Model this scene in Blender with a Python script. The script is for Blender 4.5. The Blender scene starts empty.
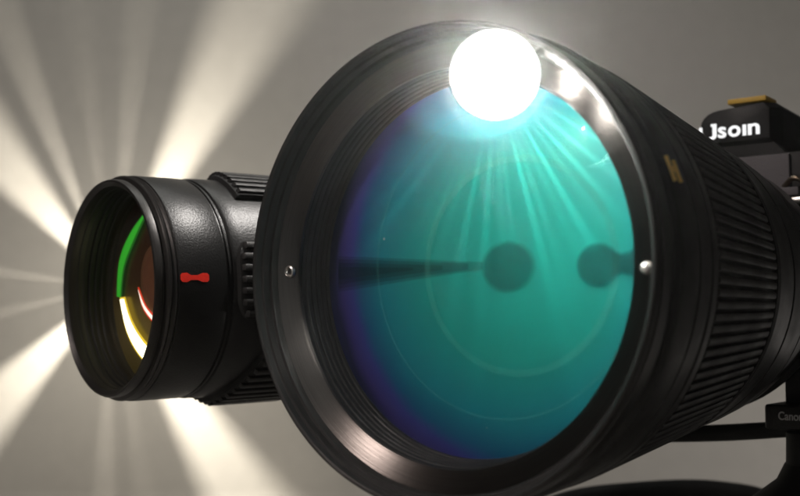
import bpy, bmesh, math, random
from math import sin, cos, pi, radians as R
from mathutils import Matrix, Vector
random.seed(7)
S = bpy.context.scene
COL = S.collection
H = 0.20                                    # camera height above the table top

# ------------------------------------------------------------------ camera
cd = bpy.data.cameras.new('camera'); cam = bpy.data.objects.new('camera', cd); COL.objects.link(cam)
cd.sensor_width = 36.0; cd.lens = 49.5; cd.clip_start = 0.01; cd.clip_end = 20
cam.location = (0, 0, H); cam.rotation_euler = (R(90) + math.atan(82 / 1100), 0, 0)
cd.dof.use_dof = True; cd.dof.focus_distance = 0.42; cd.dof.aperture_fstop = 13
S.camera = cam
S.render.resolution_x = 1024; S.render.resolution_y = 635
S.view_settings.view_transform = 'Standard'; S.view_settings.look = 'None'
S.view_settings.exposure = 0; S.view_settings.gamma = 1; S.view_settings.use_curve_mapping = False
S.cycles.use_denoising = True
S.cycles.max_bounces = 10; S.cycles.transparent_max_bounces = 24; S.cycles.volume_bounces = 0
S.cycles.sample_clamp_indirect = 4.0

# ------------------------------------------------------------------ world and lamps
W = bpy.data.worlds.new('World'); S.world = W; W.use_nodes = True
W.node_tree.nodes['Background'].inputs[0].default_value = (0.75, 0.72, 0.66, 1)
W.node_tree.nodes['Background'].inputs[1].default_value = 0.012

def area(name, loc, target, size, power, color=(1, 1, 1), sy=None, spread=180):
    l = bpy.data.lights.new(name, 'AREA'); l.energy = power; l.color = color; l.size = size
    if sy: l.shape = 'RECTANGLE'; l.size_y = sy
    if not sy: l.shape = 'DISK'
    l.spread = R(spread)
    o = bpy.data.objects.new(name, l); COL.objects.link(o); o.location = loc
    o.rotation_euler = (Vector(target) - Vector(loc)).to_track_quat('-Z', 'Y').to_euler()
    return o
area('backdrop_softbox', (-0.12, 0.72, 0.98), (-0.05, 1.2, 0.2), 0.5, 1.7, (1, 1, 0.94))
area('added_key_light', (-0.54, 0.00, 0.72), (-0.02, 0.36, 0.16), 0.14, 2.9, (1, 0.86, 0.80))  # unseen, added for the highlight on the ring's lower left
area('high_fill_softbox', (0.55, -0.15, 0.75), (0.0, 0.4, 0.2), 0.12, 0.2, (1, 0.93, 0.86))
area('overhead_spot', (0.22, 0.53, 0.78), (-0.09, 0.50, 0.24), 0.035, 0.26, (1, 0.95, 0.9), None, 40)
area('added_low_backdrop_fill', (0.62, 0.80, 0.06), (0.25, 1.2, 0.08), 0.3, 1.2, (1, 0.93, 0.87))  # out-of-view fill, added to lift the lower backdrop
area('front_softbox', (-0.60, -0.35, 0.55), (0.0, 0.34, 0.2), 0.9, 0.6, (0.95, 1, 0.98))

# ------------------------------------------------------------------ frames of the lenses: x = right of the lens, y = down, z = backwards along its axis
def frame(C, a, t=0.0):
    ax = Vector((sin(a) * cos(t), cos(a) * cos(t), sin(t))); s = Vector((cos(a), -sin(a), 0)); dn = ax.cross(s)
    m = Matrix((s, dn, ax)).transposed().to_4x4(); m.translation = Vector(C) + Vector((0, 0, H))
    return m
BIG = frame((0.0082, 0.33624, 0.02012), 0.65204)
SMALL = frame((-0.12788, 0.47764, 0.01816), 0.88787, 0.02311)

# ------------------------------------------------------------------ materials
def mat(name):
    m = bpy.data.materials.new(name); m.use_nodes = True
    nt = m.node_tree; b = nt.nodes['Principled BSDF']
    return m, nt, b
def N(nt, t, **kw):
    n = nt.nodes.new(t)
    for k, v in kw.items(): setattr(n, k, v)
    return n
def black(name, col=(0.009, 0.0086, 0.0082), rough=0.38, bump=0.25, scale=1400, metal=0.0, spec=0.35, rv=0.15):
    m, nt, b = mat(name)
    tc = N(nt, 'ShaderNodeTexCoord'); n = N(nt, 'ShaderNodeTexNoise'); n.inputs['Scale'].default_value = scale; n.inputs['Detail'].default_value = 3
    nt.links.new(tc.outputs['Object'], n.inputs['Vector'])
    bp = N(nt, 'ShaderNodeBump'); bp.inputs['Strength'].default_value = bump; bp.inputs['Distance'].default_value = 0.0004
    nt.links.new(n.outputs['Fac'], bp.inputs['Height']); nt.links.new(bp.outputs['Normal'], b.inputs['Normal'])
    n2 = N(nt, 'ShaderNodeTexNoise'); n2.inputs['Scale'].default_value = 60; n2.inputs['Detail'].default_value = 6
    nt.links.new(tc.outputs['Object'], n2.inputs['Vector'])
    mr = N(nt, 'ShaderNodeMapRange'); mr.inputs['From Min'].default_value = 0.3; mr.inputs['From Max'].default_value = 0.7
    mr.inputs['To Min'].default_value = rough - rv / 2; mr.inputs['To Max'].default_value = rough + rv
    nt.links.new(n2.outputs['Fac'], mr.inputs['Value']); nt.links.new(mr.outputs['Result'], b.inputs['Roughness'])
    # faint dust: tiny paler flecks
    v = N(nt, 'ShaderNodeTexVoronoi'); v.inputs['Scale'].default_value = 420
    nt.links.new(tc.outputs['Object'], v.inputs['Vector'])
    cr = N(nt, 'ShaderNodeValToRGB'); cr.color_ramp.elements[0].position = 0.0; cr.color_ramp.elements[0].color = (1, 1, 1, 1)
    cr.color_ramp.elements[1].position = 0.06; cr.color_ramp.elements[1].color = (0, 0, 0, 1)
    nt.links.new(v.outputs['Distance'], cr.inputs['Fac'])
    mx = N(nt, 'ShaderNodeMix', data_type='RGBA'); mx.inputs['A'].default_value = (*col, 1)
    mx.inputs['B'].default_value = (min(1, col[0] * 3 + 0.03), min(1, col[1] * 3 + 0.03), min(1, col[2] * 3 + 0.028), 1)
    nt.links.new(cr.outputs['Color'], mx.inputs['Factor']); nt.links.new(mx.outputs['Result'], b.inputs['Base Color'])
    b.inputs['Metallic'].default_value = metal; b.inputs['Specular IOR Level'].default_value = spec
    return m
def turned(name, col, rough, metal=1.0, depth=0.5, k=2600, aniso=0.0):
    """lathe-turned metal: fine concentric grooves round the part's own z axis"""
    m, nt, b = mat(name)
    tc = N(nt, 'ShaderNodeTexCoord'); sp = N(nt, 'ShaderNodeSeparateXYZ'); nt.links.new(tc.outputs['Object'], sp.inputs[0])
    cx = N(nt, 'ShaderNodeCombineXYZ'); nt.links.new(sp.outputs['X'], cx.inputs['X']); nt.links.new(sp.outputs['Y'], cx.inputs['Y'])
    ln = N(nt, 'ShaderNodeVectorMath', operation='LENGTH'); nt.links.new(cx.outputs[0], ln.inputs[0])
    m1 = N(nt, 'ShaderNodeMath', operation='MULTIPLY'); m1.inputs[1].default_value = k; nt.links.new(ln.outputs['Value'], m1.inputs[0])
    m2 = N(nt, 'ShaderNodeMath', operation='MULTIPLY'); m2.inputs[1].default_value = k; nt.links.new(sp.outputs['Z'], m2.inputs[0])
    c2 = N(nt, 'ShaderNodeCombineXYZ'); nt.links.new(m1.outputs[0], c2.inputs['X']); nt.links.new(m2.outputs[0], c2.inputs['Y'])
    at = N(nt, 'ShaderNodeMath', operation='ARCTAN2'); nt.links.new(sp.outputs['Y'], at.inputs[0]); nt.links.new(sp.outputs['X'], at.inputs[1])
    m3 = N(nt, 'ShaderNodeMath', operation='MULTIPLY'); m3.inputs[1].default_value = 3.0; nt.links.new(at.outputs[0], m3.inputs[0]); nt.links.new(m3.outputs[0], c2.inputs['Z'])
    n = N(nt, 'ShaderNodeTexNoise'); n.inputs['Scale'].default_value = 1.0; n.inputs['Detail'].default_value = 4; nt.links.new(c2.outputs[0], n.inputs['Vector'])
    bp = N(nt, 'ShaderNodeBump'); bp.inputs['Strength'].default_value = depth; bp.inputs['Distance'].default_value = 0.0003
    nt.links.new(n.outputs['Fac'], bp.inputs['Height']); nt.links.new(bp.outputs['Normal'], b.inputs['Normal'])
    mx = N(nt, 'ShaderNodeMix', data_type='RGBA'); mx.inputs['A'].default_value = (*[c * 0.7 for c in col], 1); mx.inputs['B'].default_value = (*[c * 1.25 for c in col], 1)
    nt.links.new(n.outputs['Fac'], mx.inputs['Factor']); nt.links.new(mx.outputs['Result'], b.inputs['Base Color'])
    b.inputs['Metallic'].default_value = metal; b.inputs['Roughness'].default_value = rough
    if aniso:
        b.inputs['Anisotropic'].default_value = aniso
        tg = N(nt, 'ShaderNodeTangent', direction_type='RADIAL', axis='Z'); nt.links.new(tg.outputs[0], b.inputs['Tangent']); b.inputs['Anisotropic Rotation'].default_value = 0.25
    return m
def plain(name, col, rough=0.4, metal=0.0):
    m, nt, b = mat(name)
    tc = N(nt, 'ShaderNodeTexCoord'); n = N(nt, 'ShaderNodeTexNoise'); n.inputs['Scale'].default_value = 900; nt.links.new(tc.outputs['Object'], n.inputs['Vector'])
    mx = N(nt, 'ShaderNodeMix', data_type='RGBA'); mx.inputs['A'].default_value = (*[c * 0.8 for c in col], 1); mx.inputs['B'].default_value = (*[min(1, c * 1.15) for c in col], 1)
    nt.links.new(n.outputs['Fac'], mx.inputs['Factor']); nt.links.new(mx.outputs['Result'], b.inputs['Base Color'])
    b.inputs['Roughness'].default_value = rough; b.inputs['Metallic'].default_value = metal
    return m
def emit(name, col, k):
    m = bpy.data.materials.new(name); m.use_nodes = True; nt = m.node_tree; nt.nodes.clear()
    o = N(nt, 'ShaderNodeOutputMaterial'); e = N(nt, 'ShaderNodeEmission'); e.inputs[0].default_value = (*col, 1); e.inputs[1].default_value = k
    nt.links.new(e.outputs[0], o.inputs[0]); return m
def film(name, col, fac):
    """a thin half-transparent film"""
    m = bpy.data.materials.new(name); m.use_nodes = True; nt = m.node_tree; nt.nodes.clear()
    o = N(nt, 'ShaderNodeOutputMaterial'); t = N(nt, 'ShaderNodeBsdfTransparent'); d = N(nt, 'ShaderNodeBsdfDiffuse'); d.inputs[0].default_value = (*col, 1)
    mx = N(nt, 'ShaderNodeMixShader'); mx.inputs[0].default_value = fac
    nt.links.new(t.outputs[0], mx.inputs[1]); nt.links.new(d.outputs[0], mx.inputs[2]); nt.links.new(mx.outputs[0], o.inputs[0]); return m
def clear_glass(name, tint=(1, 1, 1), refl=(0.6, 1.0, 0.9), rough=0.02, k=1.0, dust_and_glare=0.0):
    """coated optical glass: clear, a weak tinted reflection that grows towards grazing, specks and added glare whitening as dust"""
    m = bpy.data.materials.new(name); m.use_nodes = True; nt = m.node_tree; nt.nodes.clear()
    o = N(nt, 'ShaderNodeOutputMaterial'); t = N(nt, 'ShaderNodeBsdfTransparent'); t.inputs[0].default_value = (*tint, 1)
    g = N(nt, 'ShaderNodeBsdfGlossy'); g.inputs['Color'].default_value = (*refl, 1); g.inputs['Roughness'].default_value = rough
    lw = N(nt, 'ShaderNodeLayerWeight'); lw.inputs[0].default_value = 0.5
    pw = N(nt, 'ShaderNodeMath', operation='POWER'); pw.inputs[1].default_value = 5; nt.links.new(lw.outputs['Facing'], pw.inputs[0])
    mm = N(nt, 'ShaderNodeMath', operation='MULTIPLY_ADD'); mm.inputs[1].default_value = 0.9 * k; mm.inputs[2].default_value = 0.04 * k; nt.links.new(pw.outputs[0], mm.inputs[0])
    mx = N(nt, 'ShaderNodeMixShader'); nt.links.new(mm.outputs[0], mx.inputs[0])
    nt.links.new(t.outputs[0], mx.inputs[1]); nt.links.new(g.outputs[0], mx.inputs[2]); last = mx
    if dust_and_glare:
        d = N(nt, 'ShaderNodeBsdfDiffuse'); d.inputs[0].default_value = (0.8, 0.82, 0.75, 1)
        tc = N(nt, 'ShaderNodeTexCoord'); v = N(nt, 'ShaderNodeTexVoronoi'); v.inputs['Scale'].default_value = 170; nt.links.new(tc.outputs['Object'], v.inputs['Vector'])
        wn = N(nt, 'ShaderNodeTexWhiteNoise'); nt.links.new(v.outputs['Position'], wn.inputs['Vector'])
        th = N(nt, 'ShaderNodeMath', operation='MULTIPLY'); th.inputs[1].default_value = 0.075; pw3 = N(nt, 'ShaderNodeMath', operation='POWER'); pw3.inputs[1].default_value = 4
        nt.links.new(wn.outputs['Value'], pw3.inputs[0]); nt.links.new(pw3.outputs[0], th.inputs[0])
        ls = N(nt, 'ShaderNodeMath', operation='LESS_THAN'); nt.links.new(v.outputs['Distance'], ls.inputs[0]); nt.links.new(th.outputs[0], ls.inputs[1])
        ma = N(nt, 'ShaderNodeMath', operation='MULTIPLY_ADD'); ma.inputs[1].default_value = 0.35; ma.inputs[2].default_value = dust_and_glare; nt.links.new(ls.outputs[0], ma.inputs[0])  # specks, plus an even added veil that whitens like glare
        m2 = N(nt, 'ShaderNodeMixShader'); nt.links.new(ma.outputs[0], m2.inputs[0]); nt.links.new(mx.outputs[0], m2.inputs[1]); nt.links.new(d.outputs[0], m2.inputs[2]); last = m2
    nt.links.new(last.outputs[0], o.inputs[0]); return m

M_WHITE = emit('white_print_glow', (1, 1, 1), 1.1)  # shine of the reflective print, put in as emission
M_BLACK = black('black_anodised')
M_BARREL = black('black_barrel_paint', rough=0.42, bump=0.35, scale=1800)
M_SMALL = black('black_crinkle_paint', col=(0.006, 0.006, 0.006), rough=0.36, bump=0.30, scale=1300, rv=0.03)
M_RUBBER = black('grip_rubber', col=(0.009, 0.0086, 0.0082), rough=0.5, bump=0.3, scale=1200)
M_GROOVE = black('matt_black', col=(0.006, 0.006, 0.006), rough=0.7, bump=0.1)
M_RIM = turned('turned_black_rim', (0.035, 0.033, 0.032), 0.36, metal=0.6, depth=0.35)
M_FACE = turned('turned_grey_face', (0.135, 0.121, 0.113), 0.30, metal=1.0, depth=0.35, aniso=0.9)
M_INNER = turned('turned_black_inner', (0.02, 0.02, 0.02), 0.35, metal=0.4, depth=0.5)
M_CHROME = turned('worn_chrome', (0.22, 0.175, 0.13), 0.3, metal=1.0, depth=0.5)
M_STEEL = plain('screw_steel', (0.55, 0.53, 0.50), 0.3, 1.0)
M_GOLD = plain('gold_paint', (1.0, 0.60, 0.10), 0.5)
M_RED = plain('red_paint', (0.9, 0.03, 0.015), 0.4)
M_YELLOW = plain('yellow_plastic', (0.62, 0.38, 0.03), 0.5)
M_LEATHER = black('grey_leatherette', col=(0.13, 0.122, 0.13), rough=0.6, bump=1.0, scale=1100)
M_BODY = black('camera_body_black', col=(0.006, 0.0058, 0.0058), rough=0.45, bump=0.2, scale=1600, spec=0.2)

# ------------------------------------------------------------------ helpers
def link(o): COL.objects.link(o); return o
def thing(name, label, cat, m, group=None):
    o = bpy.data.objects.new(name, None); o.empty_display_size = 0.02; link(o); o.matrix_world = m
    o['label'] = label; o['category'] = cat
    if group: o['group'] = group
    return o
def finish(name, bm, material, parent, smooth=35, label=None, m=None):
    bmesh.ops.recalc_face_normals(bm, faces=bm.faces)
    me = bpy.data.meshes.new(name); bm.to_mesh(me); bm.free(); me.materials.append(material)
    if smooth:
        me.polygons.foreach_set('use_smooth', [True] * len(me.polygons)); me.set_sharp_from_angle(angle=R(smooth))
    o = bpy.data.objects.new(name, me); link(o)
    if parent: o.parent = parent
    if m is not None: o.matrix_local = m
    if label: o['label'] = label
    return o
def lathe(name, prof, material, parent, seg=256, closed=True, smooth=28, m=None, label=None):
    """prof: (z, r) points; closed=True joins last to first so that the ring has thickness"""
    bm = bmesh.new(); rings = []
    for z, r in prof:
        if r < 1e-6: rings.append([bm.verts.new((0, 0, z))]); continue
        rings.append([bm.verts.new((r * cos(2 * pi * i / seg), r * sin(2 * pi * i / seg), z)) for i in range(seg)])
    n = len(rings)
    for k in range(n if closed else n - 1):
        A, B = rings[k], rings[(k + 1) % n]
        for i in range(seg):
            j = (i + 1) % seg
            if len(A) == 1 and len(B) == 1: continue
            if len(A) == 1: bm.faces.new((A[0], B[j], B[i]))
            elif len(B) == 1: bm.faces.new((A[i], A[j], B[0]))
            else: bm.faces.new((A[i], A[j], B[j], B[i]))
    return finish(name, bm, material, parent, smooth, label, m)
def bev(bm, w, seg=2):
    bmesh.ops.bevel(bm, geom=bm.edges[:], offset=w, segments=seg, affect='EDGES', profile=0.6)
def prism(pts, z0, z1, w=0.0, seg=2):
    bm = bmesh.new(); f = bm.faces.new([bm.verts.new((x, y, z0)) for x, y in pts])
    r = bmesh.ops.extrude_face_region(bm, geom=[f])
    for v in r['geom']:
        if isinstance(v, bmesh.types.BMVert): v.co.z = z1
    if w: bev(bm, w, seg)
    return bm
def box(sx, sy, sz, c=(0, 0, 0), w=0.0, seg=2):
    bm = bmesh.new(); bmesh.ops.create_cube(bm, size=1)
    for v in bm.verts: v.co = Vector((v.co.x * sx + c[0], v.co.y * sy + c[1], v.co.z * sz + c[2]))
    if w: bev(bm, w, seg)
    return bm
def smooth_path(pts, k=10):
    P = [Vector(p) for p in pts]; P = [2 * P[0] - P[1]] + P + [2 * P[-1] - P[-2]]; out = []
    for i in range(1, len(P) - 2):
        for j in range(k):
            t = j / k; a, b, c, d = P[i - 1:i + 3]
            out.append(0.5 * ((2 * b) + (c - a) * t + (2 * a - 5 * b + 4 * c - d) * t * t + (3 * b - a - 3 * c + d) * t ** 3))
    out.append(P[-2]); return out
def tube(path, rad, seg=20, flat=1.0):
    bm = bmesh.new(); rings = []; n = len(path)
    for i, p in enumerate(path):
        d = (path[min(i + 1, n - 1)] - path[max(i - 1, 0)]).normalized(); u = d.cross(Vector((0, 0, 1)))
        u = Vector((1, 0, 0)) if u.length < 1e-3 else u.normalized(); v = d.cross(u)
        r = rad(i / (n - 1)) if callable(rad) else rad
        rings.append([bm.verts.new(p + u * r * cos(2 * pi * j / seg) * flat + v * r * sin(2 * pi * j / seg)) for j in range(seg)])
    for a, b in zip(rings, rings[1:]):
        for j in range(seg): bm.faces.new((a[j], a[(j + 1) % seg], b[(j + 1) % seg], b[j]))
    bm.faces.new(rings[0]); bm.faces.new(rings[-1]); return bm
def patch(pts, surf, off, material, name, parent, cuts=3, thick=0.0002):
    """a small sheet with the outline pts (x, y) laid on the surface z = surf(x, y) - off"""
    bm = bmesh.new(); f = bm.faces.new([bm.verts.new((x, y, 0)) for x, y in pts])
    bmesh.ops.triangulate(bm, faces=[f])
    for _ in range(cuts): bmesh.ops.subdivide_edges(bm, edges=bm.edges[:], cuts=1, use_grid_fill=True)
    for v in bm.verts: v.co.z = surf(v.co.x, v.co.y) - off
    return finish(name, bm, material, parent, 60)

# ------------------------------------------------------------------ backdrop
def backdrop():
    prof = [(-0.8, 0)] + [(1.17, 0)]
    for i in range(1, 9):
        a = i / 8 * pi / 2; prof.append((1.17 + 0.03 * sin(a), 0.03 * (1 - cos(a))))
    prof += [(1.2, 1.6)]
    bm = bmesh.new(); rows = []
    for y, z in prof: rows.append([bm.verts.new((x, y, z)) for x in (-1.9, 1.9)])
    for a, b in zip(rows, rows[1:]): bm.faces.new((a[0], a[1], b[1], b[0]))
    m, nt, b = mat('grey_paper'); tc = N(nt, 'ShaderNodeTexCoord'); n = N(nt, 'ShaderNodeTexNoise'); n.inputs['Scale'].default_value = 60; n.inputs['Detail'].default_value = 5
    nt.links.new(tc.outputs['Object'], n.inputs['Vector'])
    mx = N(nt, 'ShaderNodeMix', data_type='RGBA'); mx.inputs['A'].default_value = (0.33, 0.32, 0.30, 1); mx.inputs['B'].default_value = (0.39, 0.38, 0.355, 1)
    nt.links.new(n.outputs['Fac'], mx.inputs['Factor']); nt.links.new(mx.outputs['Result'], b.inputs['Base Color']); b.inputs['Roughness'].default_value = 0.9
    o = finish('backdrop', bm, m, None, 60); o['kind'] = 'structure'
backdrop()

# ------------------------------------------------------------------ unseen lamp behind the small lens: a bulb in an added collar, slotted to shape light, throws the fan of beams on the backdrop
def light_filter(name, g):  # part-transparent panels, added to dim light between the slots
    m = bpy.data.materials.new(name); m.use_nodes = True; nt = m.node_tree; nt.nodes.clear()
    o = N(nt, 'ShaderNodeOutputMaterial'); tb = N(nt, 'ShaderNodeBsdfTransparent'); tb.inputs[0].default_value = (g, g, g, 1); nt.links.new(tb.outputs[0], o.inputs[0]); return m
def added_ray_collar(parent, slots, r, z0, z1, th=0.0008, material=None):
    """slots: (from, to) in degrees, measured counter-clockwise from local x; panels fill the rest"""
    slots = sorted(slots); n = len(slots)
    for i in range(n):
        a, b = slots[i][1], slots[(i + 1) % n][0] + (360 if i == n - 1 else 0)
        if b - a < 0.3: continue
        k = max(1, int((b - a) / 4)); bm = bmesh.new(); rows = []
        for j in range(k + 1):
            t = R(a + (b - a) * j / k)
            rows.append([bm.verts.new((q * cos(t), q * sin(t), z)) for q, z in ((r, z0), (r, z1), (r + th, z1), (r + th, z0))])
        for p, q in zip(rows, rows[1:]):
            for e in range(4): bm.faces.new((p[e], p[(e + 1) % 4], q[(e + 1) % 4], q[e]))
        bm.faces.new(rows[0]); bm.faces.new(rows[-1])
        finish('added_collar_panel', bm, material or M_GROOVE, parent, 30)
def unseen_lamp():
    z = Vector((-0.2618, 1.0, 0.0390)).normalized(); P = Vector((0, 0, H)) + Vector((-0.2618, 1.0, 0.0390)) * 1.02
    x = Vector((-1, 0, 0)); y = z.cross(x).normalized(); x = y.cross(z)
    m = Matrix((x, y, z)).transposed().to_4x4(); m.translation = P
    t = thing('unseen_beam_lamp', 'unseen lamp behind the small lens, its added slotted collar shaping beams over the backdrop', 'lamp', m)
    S1 = [(57, 71), (294, 309), (122, 138), (218, 235), (110.5, 112.5), (84.5, 85.3), (97, 97.4), (172, 172.6), (193, 193.5), (32, 32.6), (22, 22.4), (268, 268.6), (279, 279.3)]
    added_ray_collar(t, [(180 - b, 180 - a) if b <= 180 else (540 - b, 540 - a) for a, b in S1], 0.020, -0.004, 0.084, 0.0008, light_filter('dark_light_filter', 0.37))
    lathe('end_cap', [(0.084, 0.0), (0.084, 0.0208), (0.086, 0.0208), (0.086, 0.0)], M_GROOVE, t, 64, False)
    lathe('unseen_lamp_housing', [(-0.03, 0.0), (-0.03, 0.016), (-0.024, 0.0208), (-0.004, 0.0208), (-0.004, 0.0)], M_GROOVE, t, 64, False)
    finish('stand_rod', tube(smooth_path([(-0.020, 0, -0.017), (-0.12, 0, -0.017), (-0.285, 0, -0.017), (-0.300, -0.02, -0.017), (-0.300, -P.z + 0.006, -0.017)], 8), 0.004, 12), M_GROOVE, t)
    lathe('stand_foot', [(0, 0), (0, 0.05), (0.004, 0.05), (0.006, 0.0)], M_GROOVE, t, 48, False, m=Matrix.Translation((-0.300, -P.z + 0.004, -0.017)) @ Matrix.Rotation(R(-90), 4, 'X'))
    lathe('unseen_bulb', [(-0.0014, 0), (-0.001, 0.001), (0, 0.0014), (0.001, 0.001), (0.0014, 0)], emit('unseen_bulb_glow', (1, 0.95, 0.82), 60), t, 16, False).visible_shadow = True
    l = bpy.data.lights.new('unseen_bulb_light', 'POINT'); l.energy = 10; l.color = (1, 0.91, 0.77); l.shadow_soft_size = 0.0015
    o = bpy.data.objects.new('unseen_bulb_light', l); link(o); o.parent = t; o.location = (0, 0, 0.0035)
unseen_lamp()

# ------------------------------------------------------------------ the big telephoto lens
big = thing('telephoto_lens', 'huge black telephoto lens with teal coated front glass filling the middle of the picture', 'lens', BIG)
lathe('front_rim', [(0.0115, 0.0705), (0.0085, 0.0705), (0.0060, 0.0712), (0.0058, 0.0722), (0.0030, 0.0724), (0.0028, 0.0733), (0.0006, 0.0736),
                    (0.0, 0.0742), (0.0001, 0.0748), (0.0009, 0.0752), (0.0030, 0.0752), (0.0034, 0.0745), (0.0048, 0.0745), (0.0052, 0.0751), (0.0115, 0.0748)], M_RIM, big)
face = lathe('face_ring', [(0.0083, 0.0705), (0.0088, 0.0692), (0.0108, 0.0640), (0.0114, 0.0633), (0.0135, 0.0633), (0.0135, 0.0705)], M_FACE, big)
prof = [(0.0126, 0.0633)]
z, r = 0.0126, 0.0631
for k in range(5):
    prof += [(z, r), (z + 0.0017, r - 0.0001), (z + 0.0018, r - 0.0006)]; z += 0.0023; r -= 0.0003; prof += [(z, r - 0.0004)]
prof += [(0.0262, 0.0612), (0.0262, 0.066), (0.0135, 0.066)]
lathe('inner_baffle', prof, M_INNER, big)
lathe('front_barrel', [(0.0115, 0.0748), (0.0125, 0.0742), (0.0140, 0.0742), (0.0150, 0.0757), (0.0165, 0.0760), (0.0290, 0.0752), (0.0296, 0.0747), (0.0303, 0.0747), (0.0309, 0.0751),
                       (0.0400, 0.0744), (0.0405, 0.0738), (0.0412, 0.0738), (0.0420, 0.0745), (0.0462, 0.0742), (0.0466, 0.0722), (0.0466, 0.066), (0.0115, 0.066)], M_BARREL, big)
grip = lathe('zoom_grip', [(0.0466, 0.0722), (0.1215, 0.0656), (0.1219, 0.0667), (0.1262, 0.0663), (0.1270, 0.0656), (0.1270, 0.060), (0.0466, 0.060)], M_GROOVE, big)
def rib_mesh(z0, z1, r0, r1, w, h, base=0.0022):
    bm = bmesh.new(); rows = []
    for t in (0, 0.02, 0.98, 1):
        z = z0 + (z1 - z0) * t; r = r0 + (r1 - r0) * t; lift = 0 if t in (0, 1) else h
        rows.append([bm.verts.new((r - base, -w / 2, z)), bm.verts.new((r - h + lift - 0.0003, -w / 2, z)), bm.verts.new((r - h + lift, -w * 0.3, z)),
                     bm.verts.new((r - h + lift, w * 0.3, z)), bm.verts.new((r - h + lift - 0.0003, w / 2, z)), bm.verts.new((r - base, w / 2, z))])
    for a, b in zip(rows, rows[1:]):
        for e in range(5): bm.faces.new((a[e], a[e + 1], b[e + 1], b[e]))
    bm.faces.new(rows[0]); bm.faces.new(rows[-1]); bmesh.ops.recalc_face_normals(bm, faces=bm.faces)
    me = bpy.data.meshes.new('grip_rib'); bm.to_mesh(me); bm.free(); me.materials.append(M_RUBBER)
    me.polygons.foreach_set('use_smooth', [True] * len(me.polygons)); me.set_sharp_from_angle(angle=R(40)); return me
rm = rib_mesh(0.0468, 0.1218, 0.0742, 0.0667, 0.0023, 0.0018)
NR = 120
for i in range(NR):
    o = bpy.data.objects.new('grip_rib', rm); link(o); o.parent = grip; o.matrix_local = Matrix.Rotation(2 * pi * (i + 0.3) / NR, 4, 'Z')
lathe('rear_barrel', [(0.1270, 0.0640), (0.1275, 0.0650), (0.1360, 0.0645), (0.1500, 0.0632), (0.1505, 0.0624), (0.1515, 0.0624), (0.1520, 0.0632), (0.1600, 0.0629), (0.1750, 0.0612),
                      (0.1755, 0.0604), (0.1765, 0.0604), (0.1770, 0.0610), (0.1900, 0.0592), (0.2050, 0.0562), (0.2250, 0.0525), (0.2400, 0.0500), (0.2400, 0.030), (0.1270, 0.030)], M_BARREL, big)
lathe('mount_ring', [(0.2400, 0.0485), (0.2405, 0.0505), (0.2420, 0.0510), (0.2425, 0.0498), (0.2450, 0.0498), (0.2455, 0.0512), (0.2480, 0.0512), (0.2480, 0.030), (0.2400, 0.030)], M_CHROME, big)

# glass: a coloured coated element and a clear dome in front of it
def coated():
    m, nt, b = mat('coated_element'); L = nt.links
    tc = N(nt, 'ShaderNodeTexCoord'); sub = N(nt, 'ShaderNodeVectorMath', operation='SUBTRACT'); sub.inputs[1].default_value = (0.0190, -0.0030, 0.0)
    L.new(tc.outputs['Object'], sub.inputs[0])
    sp = N(nt, 'ShaderNodeSeparateXYZ'); L.new(sub.outputs[0], sp.inputs[0]); cx = N(nt, 'ShaderNodeCombineXYZ'); L.new(sp.outputs['X'], cx.inputs['X']); L.new(sp.outputs['Y'], cx.inputs['Y'])
    ln = N(nt, 'ShaderNodeVectorMath', operation='LENGTH'); L.new(cx.outputs[0], ln.inputs[0])
    nz = N(nt, 'ShaderNodeTexNoise'); nz.inputs['Scale'].default_value = 30; nz.inputs['Detail'].default_value = 2; L.new(tc.outputs['Object'], nz.inputs['Vector'])
    ad = N(nt, 'ShaderNodeMath', operation='MULTIPLY_ADD'); ad.inputs[1].default_value = 0.006; L.new(nz.outputs['Fac'], ad.inputs[0]); L.new(ln.outputs['Value'], ad.inputs[2])
    cr = N(nt, 'ShaderNodeValToRGB'); L.new(ad.outputs[0], cr.inputs['Fac'])
    mr = N(nt, 'ShaderNodeMapRange'); mr.inputs['From Max'].default_value = 0.08; L.new(ad.outputs[0], mr.inputs['Value']); L.new(mr.outputs['Result'], cr.inputs['Fac'])
    e = cr.color_ramp.elements
    e[0].position = 0.0; e[0].color = (0.004, 0.24, 0.19, 1)
    e[1].position = 0.45; e[1].color = (0.004, 0.21, 0.18, 1)
    for p, c in ((0.70, (0.003, 0.15, 0.19)), (0.83, (0.004, 0.07, 0.15)), (0.89, (0.03, 0.03, 0.17)), (0.95, (0.03, 0.022, 0.12)), (1.0, (0.010, 0.010, 0.04))):
        k = e.new(p); k.color = (*c, 1)
    L.new(cr.outputs['Color'], b.inputs['Base Color'])
    b.inputs['Roughness'].default_value = 0.42; b.inputs['Specular IOR Level'].default_value = 0.3; b.inputs['Specular Tint'].default_value = (0.35, 1.0, 0.8, 1)
    return m
RG = 0.0614
def dome(x, y): return 0.0250 - 0.0050 * (1 - (x * x + y * y) / RG ** 2)
el = lathe('coated_element', [(dome(RG * k / 24, 0), RG * k / 24) for k in range(25)], coated(), big, 192, False, 60)
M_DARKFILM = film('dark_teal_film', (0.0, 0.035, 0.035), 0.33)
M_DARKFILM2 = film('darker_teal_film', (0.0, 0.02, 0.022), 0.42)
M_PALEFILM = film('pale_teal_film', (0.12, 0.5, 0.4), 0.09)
def disc_pts(cx, cy, rx, ry, n=48): return [(cx + rx * cos(2 * pi * i / n), cy + ry * sin(2 * pi * i / n)) for i in range(n)]
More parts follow.
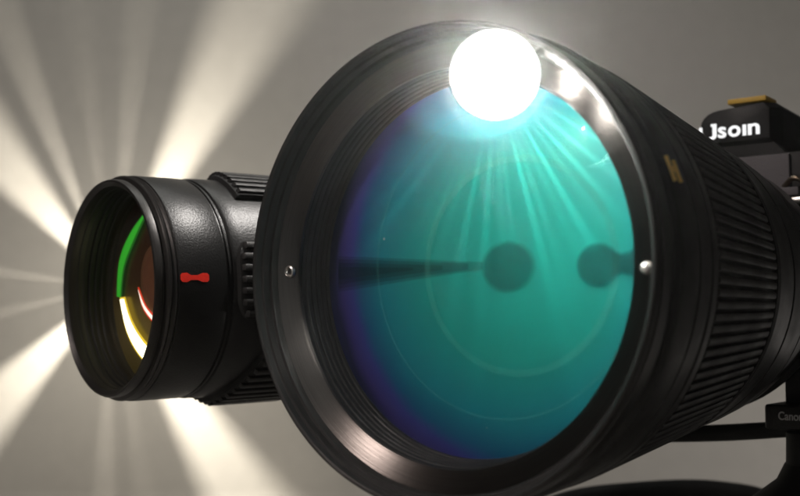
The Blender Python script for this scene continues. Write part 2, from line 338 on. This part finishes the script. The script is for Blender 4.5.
def ring_patch(cx, cy, rx, ry, w, off, material, name, n=96):
    bm = bmesh.new(); rows = []
    for i in range(n):
        t = 2 * pi * i / n; rows.append([bm.verts.new((cx + (rx + q) * cos(t), cy + (ry + q) * sin(t), 0)) for q in (-w, 0, w)])
    for i in range(n):
        a, b = rows[i], rows[(i + 1) % n]
        for e in (0, 1): bm.faces.new((a[e], a[e + 1], b[e + 1], b[e]))
    for v in bm.verts: v.co.z = dome(v.co.x, v.co.y) - off
    return finish(name, bm, material, el, 60)
M_SOFT1 = film('reflection_film_thin', (0.0, 0.03, 0.03), 0.13); M_SOFT2 = film('dark_reflection_film_thin', (0.0, 0.02, 0.022), 0.17)  # dark reflections in the glass, painted as stacked translucent films
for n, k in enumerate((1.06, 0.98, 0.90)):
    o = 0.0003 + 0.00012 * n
    patch(disc_pts(0.0166, 0.0005, 0.0092 * k, 0.0078 * k), dome, o, M_SOFT1, 'painted_reflection_disc', el)
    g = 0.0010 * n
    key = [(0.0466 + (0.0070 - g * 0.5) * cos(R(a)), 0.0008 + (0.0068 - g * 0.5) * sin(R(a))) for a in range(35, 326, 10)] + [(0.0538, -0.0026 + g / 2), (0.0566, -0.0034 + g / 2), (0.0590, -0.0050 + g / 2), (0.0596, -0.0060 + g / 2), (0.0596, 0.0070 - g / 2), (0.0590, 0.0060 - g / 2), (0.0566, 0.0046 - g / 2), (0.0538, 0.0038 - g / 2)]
    patch(key, dome, o + 0.0004, M_SOFT2, 'painted_reflection_keyhole', el)
for n, (q, xe, k) in enumerate(((1.15, 0.0075, 0.20), (0.95, 0.002, 0.2), (0.7, -0.008, 0.2), (0.4, -0.020, 0.2))):  # wedge-shaped reflection, painted on in layers
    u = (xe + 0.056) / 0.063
    patch([(-0.056, -0.0052 * q), (-0.056 + 0.35 * (xe + 0.056), -0.0038 * q), (xe, -0.0012 * q), (xe, 0.0009 * q), (-0.056 + 0.35 * (xe + 0.056), 0.0042 * q), (-0.056, 0.0058 * q)], dome, 0.0002 + 0.00012 * n, film('wedge_reflection_film', (0, 0.012, 0.016), k), 'painted_reflection_wedge', el)
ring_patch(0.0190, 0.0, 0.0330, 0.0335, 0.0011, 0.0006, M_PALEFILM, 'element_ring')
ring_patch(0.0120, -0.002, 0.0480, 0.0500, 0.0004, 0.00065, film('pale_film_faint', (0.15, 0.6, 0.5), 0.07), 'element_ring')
lathe('front_glass', [(0.0232 - 0.0040 * (1 - (k / 24) ** 2), 0.0614 * k / 24) for k in range(25)], clear_glass('front_coating', refl=(0.45, 1.0, 0.85), k=0.07, dust_and_glare=0.006), big, 192, False, 60)

# screws on the face ring
def screw(x, y, z, kind):
    m = Matrix.Translation((x, y, z)) @ Matrix.Rotation(math.atan2(-y, -x), 4, 'Z')
    if kind == 'hollow':
        o = lathe('screw', [(0.0004, 0.0009), (-0.0003, 0.0011), (-0.0006, 0.0016), (-0.0003, 0.0021), (0.0006, 0.0022), (0.0006, 0.0009)], M_STEEL, face, 32, True, 50, m, 'hollow ring screw')
        lathe('socket', [(0.0003, 0.0), (0.0003, 0.0009), (0.0006, 0.0009), (0.0006, 0.0)], M_GROOVE, o, 24, False)
    else:
        lathe('screw', [(-0.0016, 0.0), (-0.0015, 0.0007), (-0.0011, 0.0013), (-0.0004, 0.0017), (0.0004, 0.0018), (0.0008, 0.0)], plain('silver', (0.8, 0.79, 0.76), 0.25, 0.6), face, 32, False, 60, m, 'domed silver screw')
screw(-0.0661, -0.0002, 0.0094, 'hollow'); screw(0.0683, 0.0031, 0.0086, 'dome')

# gold mark on the barrel: two slanted bars joined by a short stroke
def on_barrel(r0, r1, z0, z1, pts, th, material, name, parent):
    """outline pts (arc metres, z) wrapped on the cone r(z)"""
    bm = bmesh.new(); a = []; b = []
    for u, zz in pts:
        rr = r0 + (r1 - r0) * (zz - z0) / (z1 - z0); t = u / rr
        a.append(bm.verts.new((rr * cos(t), rr * sin(t), zz))); b.append(bm.verts.new(((rr + th) * cos(t), (rr + th) * sin(t), zz)))
    bm.faces.new(a[::-1]); bm.faces.new(b)
    for i in range(len(a)): bm.faces.new((a[i], a[(i + 1) % len(a)], b[(i + 1) % len(a)], b[i]))
    return finish(name, bm, material, parent, 0)
for pts in ([(-0.0295, 0.0168), (-0.0302, 0.0200), (-0.0222, 0.0200), (-0.0215, 0.0168)], [(-0.0288, 0.0217), (-0.0293, 0.0249), (-0.0223, 0.0249), (-0.0218, 0.0217)], [(-0.0250, 0.02001), (-0.0268, 0.02001), (-0.0268, 0.02169), (-0.0250, 0.02169)]):
    on_barrel(0.07605, 0.07525, 0.0165, 0.0290, pts, 0.00025, M_GOLD, 'gold_mark', big)

# switch pad on the top of the barrel behind the grip
pad = finish('switch_pad', box(0.020, 0.009, 0.022, (0, -0.0640, 0.140), 0.0035, 3), M_BARREL, big)
finish('switch', box(0.005, 0.003, 0.0035, (-0.004, -0.0695, 0.1325), 0.0006), M_BARREL, pad)
finish('switch', box(0.004, 0.0025, 0.0030, (0.004, -0.0693, 0.1330), 0.0006), M_STEEL, pad)

# ------------------------------------------------------------------ the small zoom lens on the left
sm = thing('zoom_lens', 'smaller black zoom lens at left with red mark and green and yellow glints inside', 'lens', SMALL)
lathe('front_rim', [(0.0030, 0.0440), (0.0016, 0.0444), (0.0008, 0.0455), (0.0, 0.0462), (0.0002, 0.0470), (0.0012, 0.0474), (0.0036, 0.0474), (0.0040, 0.0468), (0.0046, 0.0468), (0.0052, 0.0486),
                    (0.0060, 0.0492), (0.0066, 0.0486), (0.0072, 0.0482), (0.0078, 0.0487), (0.0084, 0.0492), (0.0092, 0.0488), (0.0092, 0.0440)], M_RIM, sm, 224)
prof = [(0.0030, 0.0440)]; z = 0.0030
for k in range(5):
    prof += [(z + 0.0004, 0.0452 - 0.0001 * k), (z + 0.0020, 0.0450 - 0.0001 * k), (z + 0.0024, 0.0438), (z + 0.0030, 0.0436)]; z += 0.0030
prof += [(0.0185, 0.0446), (0.0240, 0.0440), (0.0240, 0.0465), (0.0092, 0.0465), (0.0092, 0.0440)][:4] + [(0.0030, 0.0465)]
lathe('thread_rings', prof, M_INNER, sm, 224)
lathe('front_barrel', [(0.0092, 0.0486), (0.0096, 0.0493), (0.0104, 0.0495), (0.0312, 0.0495), (0.0318, 0.0492), (0.0320, 0.0484), (0.0330, 0.0484), (0.0333, 0.0491), (0.0340, 0.0492), (0.0344, 0.0485), (0.0350, 0.0485),
                       (0.0354, 0.0494), (0.0362, 0.0498), (0.0420, 0.0500), (0.0900, 0.0500), (0.0905, 0.0485), (0.1100, 0.0480), (0.1105, 0.0470), (0.1500, 0.0465), (0.1900, 0.0400), (0.1900, 0.03), (0.0260, 0.030), (0.0260, 0.0466), (0.0092, 0.0466)], M_SMALL, sm, 224)
on_barrel(0.0495, 0.0495, 0.01, 0.03, [(-0.0028 + 0.0014 * v, 0.0100 + 0.0130 * w) for w, v in
    ((0, -0.75), (0.06, -1.35), (0.22, -1.45), (0.36, -0.75), (0.6, -0.75), (0.78, -1.4), (0.94, -1.35), (1, -0.75), (1, 0.6), (0.94, 1.2), (0.78, 1.25), (0.6, 0.65), (0.36, 0.65), (0.22, 1.35), (0.06, 1.25), (0, 0.6))],
    0.0003, M_RED, 'red_mark', sm)
# the zoom grip: raised pads, each with ribs
pads = [(50, 104, 0.0480), (110, 164, 0.049), (170, 224, 0.049), (230, 284, 0.049), (-60 - 30 + 6, -32, 0.0440), (-16, 21, 0.0362)]
for a0, a1, zs in pads:
    bm = bmesh.new(); rows = []; k = int((a1 - a0) / 2)
    for j in range(k + 1):
        u = j / k; t = -R(a0 + (a1 - a0) * u); z0 = zs + 0.004 * (2 * abs(u - 0.5)) ** 4
        sl = 0.010 * (1 - u) if a0 == 50 else 0.0
        if a0 == 50: z0 = 0.046 + 0.010 * u ** 2
        if a1 == -32: z0 = 0.0440 + 0.012 * u ** 2
        rows.append([bm.verts.new((q * cos(t), q * sin(t), zz)) for q, zz in ((0.0495, z0), (0.0520, z0 + 0.0006), (0.0526, z0 + 0.0016), (0.0526, 0.084), (0.0495, 0.0855))])
    for p, q in zip(rows, rows[1:]):
        for e in range(4): bm.faces.new((p[e], p[e + 1], q[e + 1], q[e]))
    bm.faces.new(rows[0]); bm.faces.new(rows[-1])
    g = finish('grip_pad', bm, M_GROOVE, sm, 40)
    nr = int((a1 - a0) / 5.2)
    for j in range(nr):
        u = (j + 0.5) / nr; ang = a0 + (a1 - a0) * u
        z0 = zs + 0.0012 + 0.004 * (2 * abs(u - 0.5)) ** 4
        if a0 == 50: z0 = 0.0472 + 0.010 * u ** 2
        if a1 == -32: z0 = 0.0452 + 0.012 * u ** 2
        me = rib_mesh(z0, 0.083, 0.0541, 0.0541, 0.0026, 0.0014)
        o = bpy.data.objects.new('grip_rib', me); link(o); o.parent = g; o.matrix_local = Matrix.Rotation(-R(ang), 4, 'Z')
# inside: a dark amber element, reflections painted as glowing arcs, and the clear front glass
def amber():
    m, nt, b = mat('amber_element'); L = nt.links
    tc = N(nt, 'ShaderNodeTexCoord'); sp = N(nt, 'ShaderNodeSeparateXYZ'); L.new(tc.outputs['Object'], sp.inputs[0])
    mr = N(nt, 'ShaderNodeMapRange'); mr.inputs['From Min'].default_value = -0.03; mr.inputs['From Max'].default_value = 0.035; L.new(sp.outputs['Y'], mr.inputs['Value'])
    cr = N(nt, 'ShaderNodeValToRGB'); e = cr.color_ramp.elements; e[0].color = (0.03, 0.004, 0.002, 1); e[1].color = (0.10, 0.08, 0.008, 1)
    k = e.new(0.42); k.color = (0.04, 0.012, 0.004, 1); k = e.new(0.6); k.color = (0.10, 0.075, 0.008, 1)
    L.new(mr.outputs['Result'], cr.inputs['Fac']); L.new(cr.outputs['Color'], b.inputs['Base Color']); b.inputs['Roughness'].default_value = 0.3
    return m
def sdome(x, y): return 0.0235 - 0.0045 * (1 - (x * x + y * y) / 0.044 ** 2)
se = lathe('amber_element', [(sdome(0.044 * k / 16, 0), 0.044 * k / 16) for k in range(17)], amber(), sm, 160, False, 60)
def crescent(outer, inner, n=14):
    o = smooth_path([(x, -y, 0) for x, y in outer], 5); i = smooth_path([(x, -y, 0) for x, y in inner], 5)
    return [(p.x, p.y) for p in o] + [(p.x, p.y) for p in reversed(i)]
patch(crescent([(-0.0330, -0.003), (-0.0300, 0.0140), (-0.0188, 0.0256), (-0.0030, 0.0350)], [(-0.0250, -0.0036), (-0.0212, 0.0095), (-0.0122, 0.0198), (-0.0016, 0.0318)]), sdome, 0.0013, emit('dim_green_glow', (0.01, 0.11, 0.01), 1.0), 'painted_green_glint', se, 0)
patch(crescent([(-0.0315, -0.003), (-0.0290, 0.0130), (-0.0180, 0.0245), (-0.0030, 0.0338)], [(-0.0262, -0.0036), (-0.0225, 0.0100), (-0.0135, 0.0205), (-0.0026, 0.0326)]), sdome, 0.0016, emit('green_glint', (0.03, 0.38, 0.025), 1.0), 'painted_green_glint', se, 0)
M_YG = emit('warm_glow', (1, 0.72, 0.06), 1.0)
patch(crescent([(-0.0276, -0.0036), (-0.0206, -0.0198), (-0.0084, -0.0305), (0.0070, -0.0378)], [(-0.0200, -0.0034), (-0.0123, -0.0142), (-0.0008, -0.0232), (0.0118, -0.0292)]), sdome, 0.0014, M_YG, 'painted_yellow_glint', se, 0)
patch(crescent([(-0.0262, -0.0046), (-0.0190, -0.0190), (-0.0072, -0.0295), (0.0072, -0.0362)], [(-0.0212, -0.0044), (-0.0135, -0.0150), (-0.0020, -0.0240), (0.0108, -0.0302)]), sdome, 0.0018, emit('white_glint', (1, 0.95, 0.7), 5), 'painted_white_glint', se, 0)
patch(crescent([(-0.0040, 0.0006), (0.0012, -0.0098), (0.0138, -0.0182)], [(-0.0026, 0.0004), (0.0044, -0.0074), (0.0147, -0.0140)]), sdome, 0.0020, emit('red_glow', (0.75, 0.05, 0.02), 1.0), 'painted_red_glint', se, 0)
patch(crescent([(-0.0030, -0.0006), (0.0022, -0.0090), (0.0140, -0.0172)], [(-0.0026, -0.0008), (0.0036, -0.0080), (0.0145, -0.0152)]), sdome, 0.0024, emit('pink_glint', (1, 0.85, 0.8), 1.5), 'painted_pink_glint', se, 0)
lathe('inner_cell', [(0.0205, 0.0), (0.0185, 0.0070), (0.0170, 0.0110), (0.0175, 0.0150), (0.0215, 0.0190), (0.0230, 0.0190), (0.0230, 0.0)], turned('copper_inner', (0.24, 0.10, 0.06), 0.35, 0.5, 0.2), se, 96, False, 40, Matrix.Translation((0.016, -0.004, -0.0015)))
lathe('front_glass', [(0.0195 - 0.0060 * (1 - (k / 16) ** 2), 0.0441 * k / 16) for k in range(17)], clear_glass('small_front_coating', tint=(1, 0.97, 0.85), refl=(1, 0.7, 0.4), k=1.0, dust_and_glare=0.01), sm, 160, False, 60)
# support under its hidden rear end
finish('support_post', tube([Vector((0, 0.030, 0.165)), Vector((0, H + 0.015, 0.165))], 0.008, 20), M_GROOVE, sm)

# ------------------------------------------------------------------ camera body behind the telephoto lens
cb = thing('camera', 'black camera body with white lettering and a yellow top plate behind the telephoto lens', 'camera', BIG @ Matrix.Translation((0, 0, 0.248)))
def loft(sections, w=0.0):
    bm = bmesh.new(); rows = [[bm.verts.new(p) for p in s] for s in sections]
    for a, b in zip(rows, rows[1:]):
        for i in range(len(a)): bm.faces.new((a[i], a[(i + 1) % len(a)], b[(i + 1) % len(a)], b[i]))
    bm.faces.new(rows[0]); bm.faces.new(rows[-1])
    if w: bev(bm, w, 2)
    return bm
def hump_sec(z, x0, x1, yt, yb, rnd=0.010, drop=0.0):
    pts = []
    for a in range(180, 271, 18): pts.append((x0 + rnd + rnd * cos(R(a)), yt + 0.006 + rnd * 0.75 + rnd * 0.75 * sin(R(a)) - 0.0045, z))
    pts += [(x1 - 0.003, yt + drop, z), (x1, yt + 0.003 + drop, z), (x1, yb, z), (x0 + 0.004, yb, z)]
    return pts
body = finish('body', loft([[(x, y, 0.0) for x, y in ((-0.070, -0.058), (-0.060, -0.064), (0.060, -0.064), (0.072, -0.056), (0.074, 0.030), (0.068, 0.040), (-0.068, 0.040), (-0.072, 0.030))],
                            [(x, y, 0.045) for x, y in ((-0.070, -0.058), (-0.060, -0.064), (0.060, -0.064), (0.072, -0.056), (0.074, 0.030), (0.068, 0.040), (-0.068, 0.040), (-0.072, 0.030))]], 0.0015), M_BODY, cb)
hump = finish('viewfinder_hump', loft([hump_sec(0.001, -0.0122, 0.0222, -0.0893, -0.0715), hump_sec(0.012, -0.0150, 0.0250, -0.0905, -0.064), hump_sec(0.045, -0.0200, 0.0300, -0.0860, -0.064)], 0.0006), M_BODY, cb, 40)
finish('hump_chin', loft([[(x, y, 0.0035) for x, y in ((-0.010, -0.0712), (0.0220, -0.0712), (0.0300, -0.0625), (-0.006, -0.0625))], [(x, y, 0.020) for x, y in ((-0.014, -0.0712), (0.0250, -0.0712), (0.0300, -0.0625), (-0.012, -0.0625))]]), M_BODY, cb, 0)
finish('hot_shoe_cover', box(0.0190, 0.0026, 0.016, (0.0110, -0.0915, 0.0095), 0.0006), M_YELLOW, cb)
finish('front_plate', box(0.032, 0.030, 0.003, (0.0160, -0.0480, -0.0010), 0.0008), M_LEATHER, cb)
finish('strap_lug', tube(smooth_path([(0.030, -0.047, -0.004), (0.036, -0.050, -0.008), (0.042, -0.046, -0.006), (0.040, -0.040, -0.002)], 6), 0.0013, 12), M_CHROME, cb)
finish('lens_release', box(0.012, 0.004, 0.006, (0.0320, -0.0440, -0.006), 0.001), M_LEATHER, cb)
finish('lens_release', box(0.010, 0.003, 0.006, (0.0380, -0.0395, -0.007), 0.001), M_STEEL, cb)
def text(s, size, m, material, parent, name, bold=0.0, sx=1.0, th=0.0002, shear=0.0):
    c = bpy.data.curves.new('t', 'FONT'); c.body = s; c.size = size; c.offset = bold; c.extrude = th; c.shear = shear; c.resolution_u = 6
    o = bpy.data.objects.new('t', c); link(o); dg = bpy.context.evaluated_depsgraph_get(); dg.update()
    me = bpy.data.meshes.new_from_object(o.evaluated_get(dg)); bpy.data.objects.remove(o)
    me.materials.clear(); me.materials.append(material)
    q = bpy.data.objects.new(name, me); link(q); q.parent = parent; q.matrix_local = m @ Matrix.Diagonal((sx, 1, 1, 1)); return q
FL = Matrix(((1, 0, 0, 0), (0, -1, 0, 0), (0, 0, -1, 0), (0, 0, 0, 1)))      # faces forward, upright in a y-down frame
def T(x, y, z): return Matrix.Translation((x, y, z)) @ FL
lg = M_WHITE
x = -0.0093
for ch, size, x, dy, sx in (('s', 0.0108, -0.0034, 0.0, 1.1), ('o', 0.0108, 0.0018, 0.0, 1.08), ('\u0131', 0.0108, 0.0086, 0.0, 1.2), ('n', 0.0108, 0.0112, 0.0, 1.25)):
    text(ch, size, T(x, -0.0742 + dy, 0.0006), lg, hump, 'letter', bold=0.00022, sx=sx)
finish('letter', prism([(-0.0040, -0.0812), (-0.0040, -0.0752), (-0.0046, -0.0741), (-0.0058, -0.0736), (-0.0076, -0.0736), (-0.0077, -0.0748), (-0.0063, -0.0749), (-0.0058, -0.0754), (-0.0058, -0.0801), (-0.0066, -0.0801), (-0.0066, -0.0812)], 0.0002, 0.0009), lg, hump, 0)
text('l', 0.0080, T(-0.0128, -0.0742, 0.0004), lg, hump, 'letter', bold=0.0004)

# ------------------------------------------------------------------ tripod with its plate under the lens
def FR(L): return BIG @ Matrix.Translation((0, 0, L))
tr = thing('tripod', 'black tripod with a lettered quick release plate under the rear of the big lens', 'tripod', Matrix.Translation((0.179, 0.475, 0)))
def intr(o, L): o.matrix_local = tr.matrix_world.inverted() @ FR(L)
p = finish('mounting_plate', box(0.055, 0.0108, 0.030, (0.0590, 0.0575, 0.015), 0.0016, 3), M_BARREL, tr); intr(p, 0.205)
text('Canon', 0.0050, T(0.0375, 0.0585, -0.0002), plain('grey_print', (0.55, 0.55, 0.55), 0.5), p, 'lettering', bold=0.00005, sx=0.8)
c = lathe('tripod_collar', [(0.2130, 0.0520), (0.2130, 0.0572), (0.2330, 0.0540), (0.2330, 0.0490)], M_BARREL, tr, 96); intr(c, 0.0)
c = finish('collar_foot', box(0.024, 0.022, 0.018, (0.048, 0.0430, 0.020), 0.002), M_BARREL, tr); intr(c, 0.207)
st = lathe('stem', [(0.0, 0.0), (0.0, 0.0142), (0.004, 0.0136), (0.019, 0.0132), (0.0195, 0.0125), (0.0196, 0.0)], M_GROOVE, tr, 48, False)
st.matrix_local = Matrix.Translation((0.0, 0.0, 0.1370))
lathe('spider', [(0.1430, 0.0), (0.1430, 0.0140), (0.1360, 0.0175), (0.1280, 0.0277), (0.1180, 0.0400), (0.1000, 0.0480), (0.0800, 0.0460), (0.0700, 0.0350), (0.0700, 0.0)], M_GROOVE, tr, 64, False)
for a in (100, 220, 340):
    d = Vector((cos(R(a)), sin(R(a)), 0))
    finish('leg', tube(smooth_path([d * 0.02 + Vector((0, 0, 0.085)), d * 0.07 + Vector((0, 0, 0.07)), d * 0.13 + Vector((0, 0, 0.008))], 8), lambda t: 0.009 - 0.003 * t, 16), M_GROOVE, tr)
finish('pan_handle', tube(smooth_path([(0.004, 0.008, 0.158), (-0.004, 0.03, 0.1550), (-0.03, 0.06, 0.1504), (-0.07, 0.08, 0.1480), (-0.12, 0.09, 0.1490)], 8), lambda t: 0.0030 + 0.0010 * sin(pi * t), 16), M_GROOVE, tr)

# ------------------------------------------------------------------ strap looping behind
s = finish('cable', tube(smooth_path([(0.02, 0.70, 0.006), (0.045, 0.70, 0.062), (0.098, 0.70, 0.0905), (0.150, 0.70, 0.0985), (0.200, 0.70, 0.0990), (0.240, 0.70, 0.088), (0.27, 0.70, 0.05), (0.285, 0.70, 0.006)], 10), 0.0065, 16), M_GROOVE, None)
s['label'] = 'thick black cable arching low behind the lenses beside the tripod'; s['category'] = 'cable'

# ------------------------------------------------------------------ added lamp standing in for the bright reflection on the big lens
def reflection_glow():
    m = emit('reflection_glow', (1, 1, 0.95), 1); nt = m.node_tree; e = [n for n in nt.nodes if n.type == 'EMISSION'][0]
    lw = N(nt, 'ShaderNodeLayerWeight'); lw.inputs[0].default_value = 0.5
    sb = N(nt, 'ShaderNodeMath', operation='SUBTRACT'); sb.inputs[0].default_value = 1.0; nt.links.new(lw.outputs['Facing'], sb.inputs[1])
    pw = N(nt, 'ShaderNodeMath', operation='POWER'); pw.inputs[1].default_value = 4; nt.links.new(sb.outputs[0], pw.inputs[0])
    ma = N(nt, 'ShaderNodeMath', operation='MULTIPLY_ADD'); ma.inputs[1].default_value = 460; ma.inputs[2].default_value = 0.55; nt.links.new(pw.outputs[0], ma.inputs[0])
    nt.links.new(ma.outputs[0], e.inputs['Strength']); return m
def glare_stand_in():
    C = BIG @ Vector((0.0352, -0.0508, -0.0160)); dirv = (C - cam.location).normalized()
    q = dirv.to_track_quat('Z', 'Y'); m = q.to_matrix().to_4x4(); m.translation = C
    t = thing('lamp', 'added round white lamp in place of the bright reflection at the top of the big lens', 'lamp', m)
    r = 0.0126
    lathe('glare_disc', [(-0.0006 - 0.0105 * cos(a), r * sin(a)) for a in [i * pi / 2 / 10 for i in range(11)]], reflection_glow(), t, 64, False, 60)
    lathe('reflector', [(0.0, 0.0), (0.0, 0.0118), (0.0006, 0.0118), (0.0006, 0.0)], M_STEEL, t, 64, False)
    ray_filter = light_filter('light_filter', 0.62)
    rnd = random.Random(3); slots = []; a = 0.0
    while a < 352:
        w = rnd.choice((0.5, 0.7, 1.0, 1.5)); slots.append((a, a + w)); a += w + rnd.uniform(3, 9)
    added_ray_collar(t, slots, 0.0085, 0.0006, 0.0230, 0.0004, ray_filter)  # added slots cast streaks in place of glare rays
    l = bpy.data.lights.new('added_ray_light', 'POINT'); l.energy = 0.34; l.color = (1, 1, 0.94); l.shadow_soft_size = 0.0003  # hidden light, added to feed the streaks
    o = bpy.data.objects.new('added_ray_light', l); link(o); o.parent = t; o.location = (0, 0, 0.0080)
    finish('clamp_arm', tube([Vector((0, 0, 0.002)), BIGI(t, (0.0352, -0.0508, -0.016), (0.041, -0.0600, -0.0002))], 0.0012, 10), M_GROOVE, t)
def BIGI(t, a, b): return t.matrix_world.inverted() @ (BIG @ Vector(b))
glare_stand_in()

# ------------------------------------------------------------------ haze, added to spread a glow round the added lamp
def added_haze(d=0.055):
    bm = box(3.0, 2.3, 1.9, (0, 0.52, 0.4)); m = bpy.data.materials.new('added_thin_haze'); m.use_nodes = True; nt = m.node_tree; nt.nodes.clear()
    o = N(nt, 'ShaderNodeOutputMaterial'); v = N(nt, 'ShaderNodeVolumePrincipled'); v.inputs['Density'].default_value = d; v.inputs['Anisotropy'].default_value = 0.95; v.inputs['Color'].default_value = (0.95, 0.95, 0.93, 1)
    nt.links.new(v.outputs[0], o.inputs['Volume']); h = finish('added_haze', bm, m, None, 0); h['kind'] = 'stuff'
added_haze()
